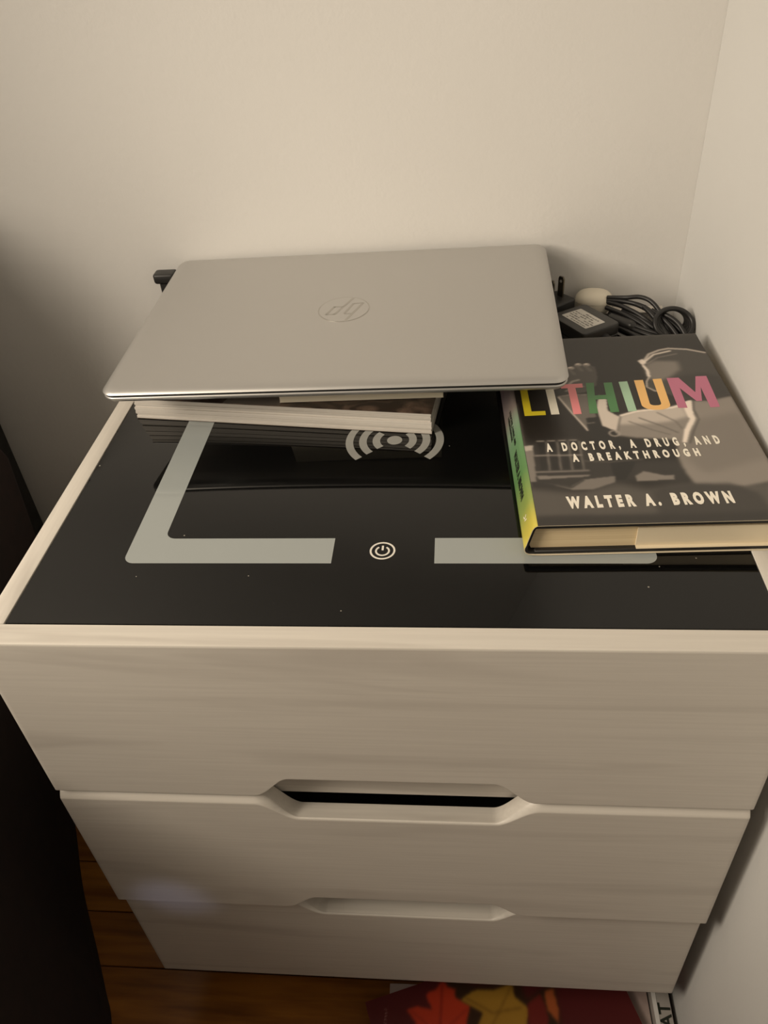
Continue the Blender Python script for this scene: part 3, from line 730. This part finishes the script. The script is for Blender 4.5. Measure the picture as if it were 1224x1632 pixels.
# black lipped box behind the laptop's far left corner
HU = thing('charging_hub', 'small black plastic box with a lipped lid beside the far left corner of the laptop', 'charger', (0.0100, 0.4200, 0.0))
bm = bmesh.new(); add_slab(bm, 0.015, 0.012, 0.002, [(0, 0.0), (0, 0.0425)], (0.0018, 0), n=5); finish('box_body', bm, M['black_plastic'], HU, 40)
bm = bmesh.new(); add_slab(bm, 0.0208, 0.0148, 0.003, [(0.0022, 0.0426), (0.0006, 0.0436), (0, 0.045), (0, 0.0505), (0.0006, 0.0518), (0.002, 0.0522)], n=6); finish('box_lid', bm, M['black_plastic'], HU, 50)

# ================================================================== bed at the left
BD = thing('bed', 'bed with dark brown bedspread hanging to the floor, left of the nightstand', 'bed', (-1.0, -0.75, FZ))
bm = bmesh.new(); add_box(bm, (-0.60, -1.15, 0.10), (0.735, 0.945, 0.495), 0.05, 4); finish('mattress', bm, M['bedding'], BD, 50)
# bedspread: top sheet and a side drop whose hem spreads on the floor
hem = catmull([(-0.245, 0.310, 0), (-0.235, 0.285, 0), (-0.215, 0.234, 0), (-0.160, 0.130, 0), (-0.114, 0.049, 0), (-0.090, 0.010, 0), (-0.073, -0.017, 0), (-0.055, -0.070, 0), (-0.050, -0.16, 0), (-0.060, -0.5, 0), (-0.07, -1.0, 0), (-0.07, -1.6, 0), (-0.07, -1.88, 0)], 6)
bm = bmesh.new(); rows = []
for i, h in enumerate(hem):
    tx = -0.158+0.105*ss(-h.y, -0.33, 0.35)
    wv = 0.0015*math.sin(h.y*40)
    prof = [(-1.62, 0.520), (-0.9, 0.524), (tx-0.10, 0.522), (tx-0.03, 0.516), (tx-0.006, 0.502), (tx+0.004, 0.475)]
    for t in (0.2, 0.4, 0.6, 0.8, 0.93, 1.0):
        prof.append((tx+0.004+(h.x-tx-0.004)*t**1.6+wv*t, 0.475*(1-t)+0.0015))
    rows.append([bm.verts.new((x+1.0, h.y+0.75, z)) for x, z in prof])
for a, b in zip(rows, rows[1:]):
    for i in range(len(a)-1): bm.faces.new((a[i], a[i+1], b[i+1], b[i]))
bs = finish('bedspread', bm, M['bedding'], BD, 80)
md = bs.modifiers.new('thickness', 'SOLIDIFY'); md.thickness = 0.006; md.offset = 1
bm = bmesh.new()                                               # added unseen upholstered board, its wing shaped to cast the wall's left shadow
def wpt(x, yy, z): return (x+1.0, yy+0.75, z-FZ)
add_poly(bm, [wpt(*p, 0)[:2] for p in [(-1.75, 0.425), (-1.75, 0.22), (-1.71, 0.21), (-1.69, 0.22), (-1.69, 0.36), (-0.27, 0.36), (-0.27, 0.225), (-0.255, 0.21), (-0.235, 0.21), (-0.222, 0.225), (-0.222, 0.425)]], 0.10, 0.724)
finish('shading_headboard', bm, M['headboard_cloth'], BD)
# ================================================================== magazines and case on the floor
def fl_thing(name, label, cat, x, y_, z, rz=0): return thing(name, label, cat, (x, y_, z), (0, 0, math.radians(rz)))
ST = fl_thing('magazine', 'mauve-grey magazine lying beneath the maroon leaf-covered one on the floor', 'magazine', 0.2150, 0.030, FZ, 180+1.0)
book_pages('page_block', -0.256, 0.0, 0.0, 0.27, 0.0003, 0.0100, M['paper'], ST, 4, 0.0004)
box('cover', (-0.2562, -0.0002, 0.0101), (0.0002, 0.2702, 0.0104), M['mauve'], ST)
MG = fl_thing('magazine', 'maroon magazine with red and yellow autumn leaves on its cover, on the floor', 'magazine', 0.2816, -0.238, FZ+0.0106, 20.0)
book_pages('page_block', 0.0, 0.250, 0.0, 0.262, 0.0003, 0.0090, M['paper'], MG, 4, 0.0004)
mc = box('cover', (-0.0002, -0.0002, 0.0091), (0.2502, 0.2622, 0.0094), mat('maroon_cover', srgb(96, 34, 34), 0.35), MG)
DC = fl_thing('disc_case', 'pale plastic disc case standing on edge against the wall, right of the magazines', 'case', 0.4825, -0.12, FZ, 0.5)
box('shell', (-0.0085, 0.0, 0.0), (0.0085, 0.17, 0.024), M['case'], DC, 0.001)
box('shell_edge', (-0.0085, 0.0, 0.0241), (-0.0045, 0.17, 0.0246), M['case_edge'], DC)
text_mesh('case_lettering', 'AT', 0.016, M['text_dark'], DC, (0.0070, 0.118, 0.0241), (0, 0, math.radians(90)), 0.022, 0.0004)
# printed leaves on the maroon cover (millimetres on the cover)
PM = Paint(249.0, 261.0, 200, 210, (88, 32, 32))
def onmag(pts):                                                 # floor coordinates in mm -> cover coordinates in mm
    a = math.radians(-20.0); ox, oy = 281.6, -238.0
    return [((x-ox)*math.cos(a)-(yy-oy)*math.sin(a), (x-ox)*math.sin(a)+(yy-oy)*math.cos(a)) for x, yy in pts]
PM.poly(onmag([(268, 40), (300, 28), (345, 34), (352, 18), (380, 36), (384, -20), (330, -40), (290, -20)]), (56, 40, 24), 0.9, 2)
leaf_r = onmag([(232.6, 3), (242.8, 6.7), (257.6, 4.2), (252, 18), (263, 24), (268, 32), (274, 25), (281, 24), (280.9, 16), (295.6, 10), (292, -8), (300, -30), (276, -26), (262, -48), (254, -22), (236, -26), (243, -8)])
PM.poly(leaf_r, (196, 62, 34), 1, 1)
PM.line(onmag([(268, 28), (266, -20), (262, -50)]), 1.5, (120, 30, 24), .8); PM.line(onmag([(238, 2), (266, -18), (292, 6)]), 1.2, (140, 40, 26), .8)
leaf_y = onmag([(286, 14), (300, 24), (318, 25), (337, 31), (341, 19), (354, 9), (350, -6), (340, -30), (320, -22), (301, -12), (308, 4)])
PM.poly(leaf_y, (176, 132, 48), 1, 1)
PM.line(onmag([(292, 16), (318, 4), (346, 10)]), 1.6, (120, 84, 30), .8); PM.line(onmag([(337, 29), (322, 2), (312, -16)]), 1.4, (124, 88, 32), .8)
PM.poly(onmag([(352, 14), (366, 24), (372, 2), (366, -20), (352, -8)]), (118, 40, 34), 1, 1)
PM.poly(onmag([(369, 25), (378, 29), (382, 10), (381, -2), (371, 9)]), (176, 92, 48), 1, 1)
for k in range(7): PM.line(onmag([(212, 2-k*3.0), (213.4, 2-k*3.0)]), 1.2, (170, 130, 124), .7, 0)
PM.mesh('cover_leaves', vcol_mat('leaf_print', 'print', 0.35), mc, 0.00946, (0.0005, 0.0005))
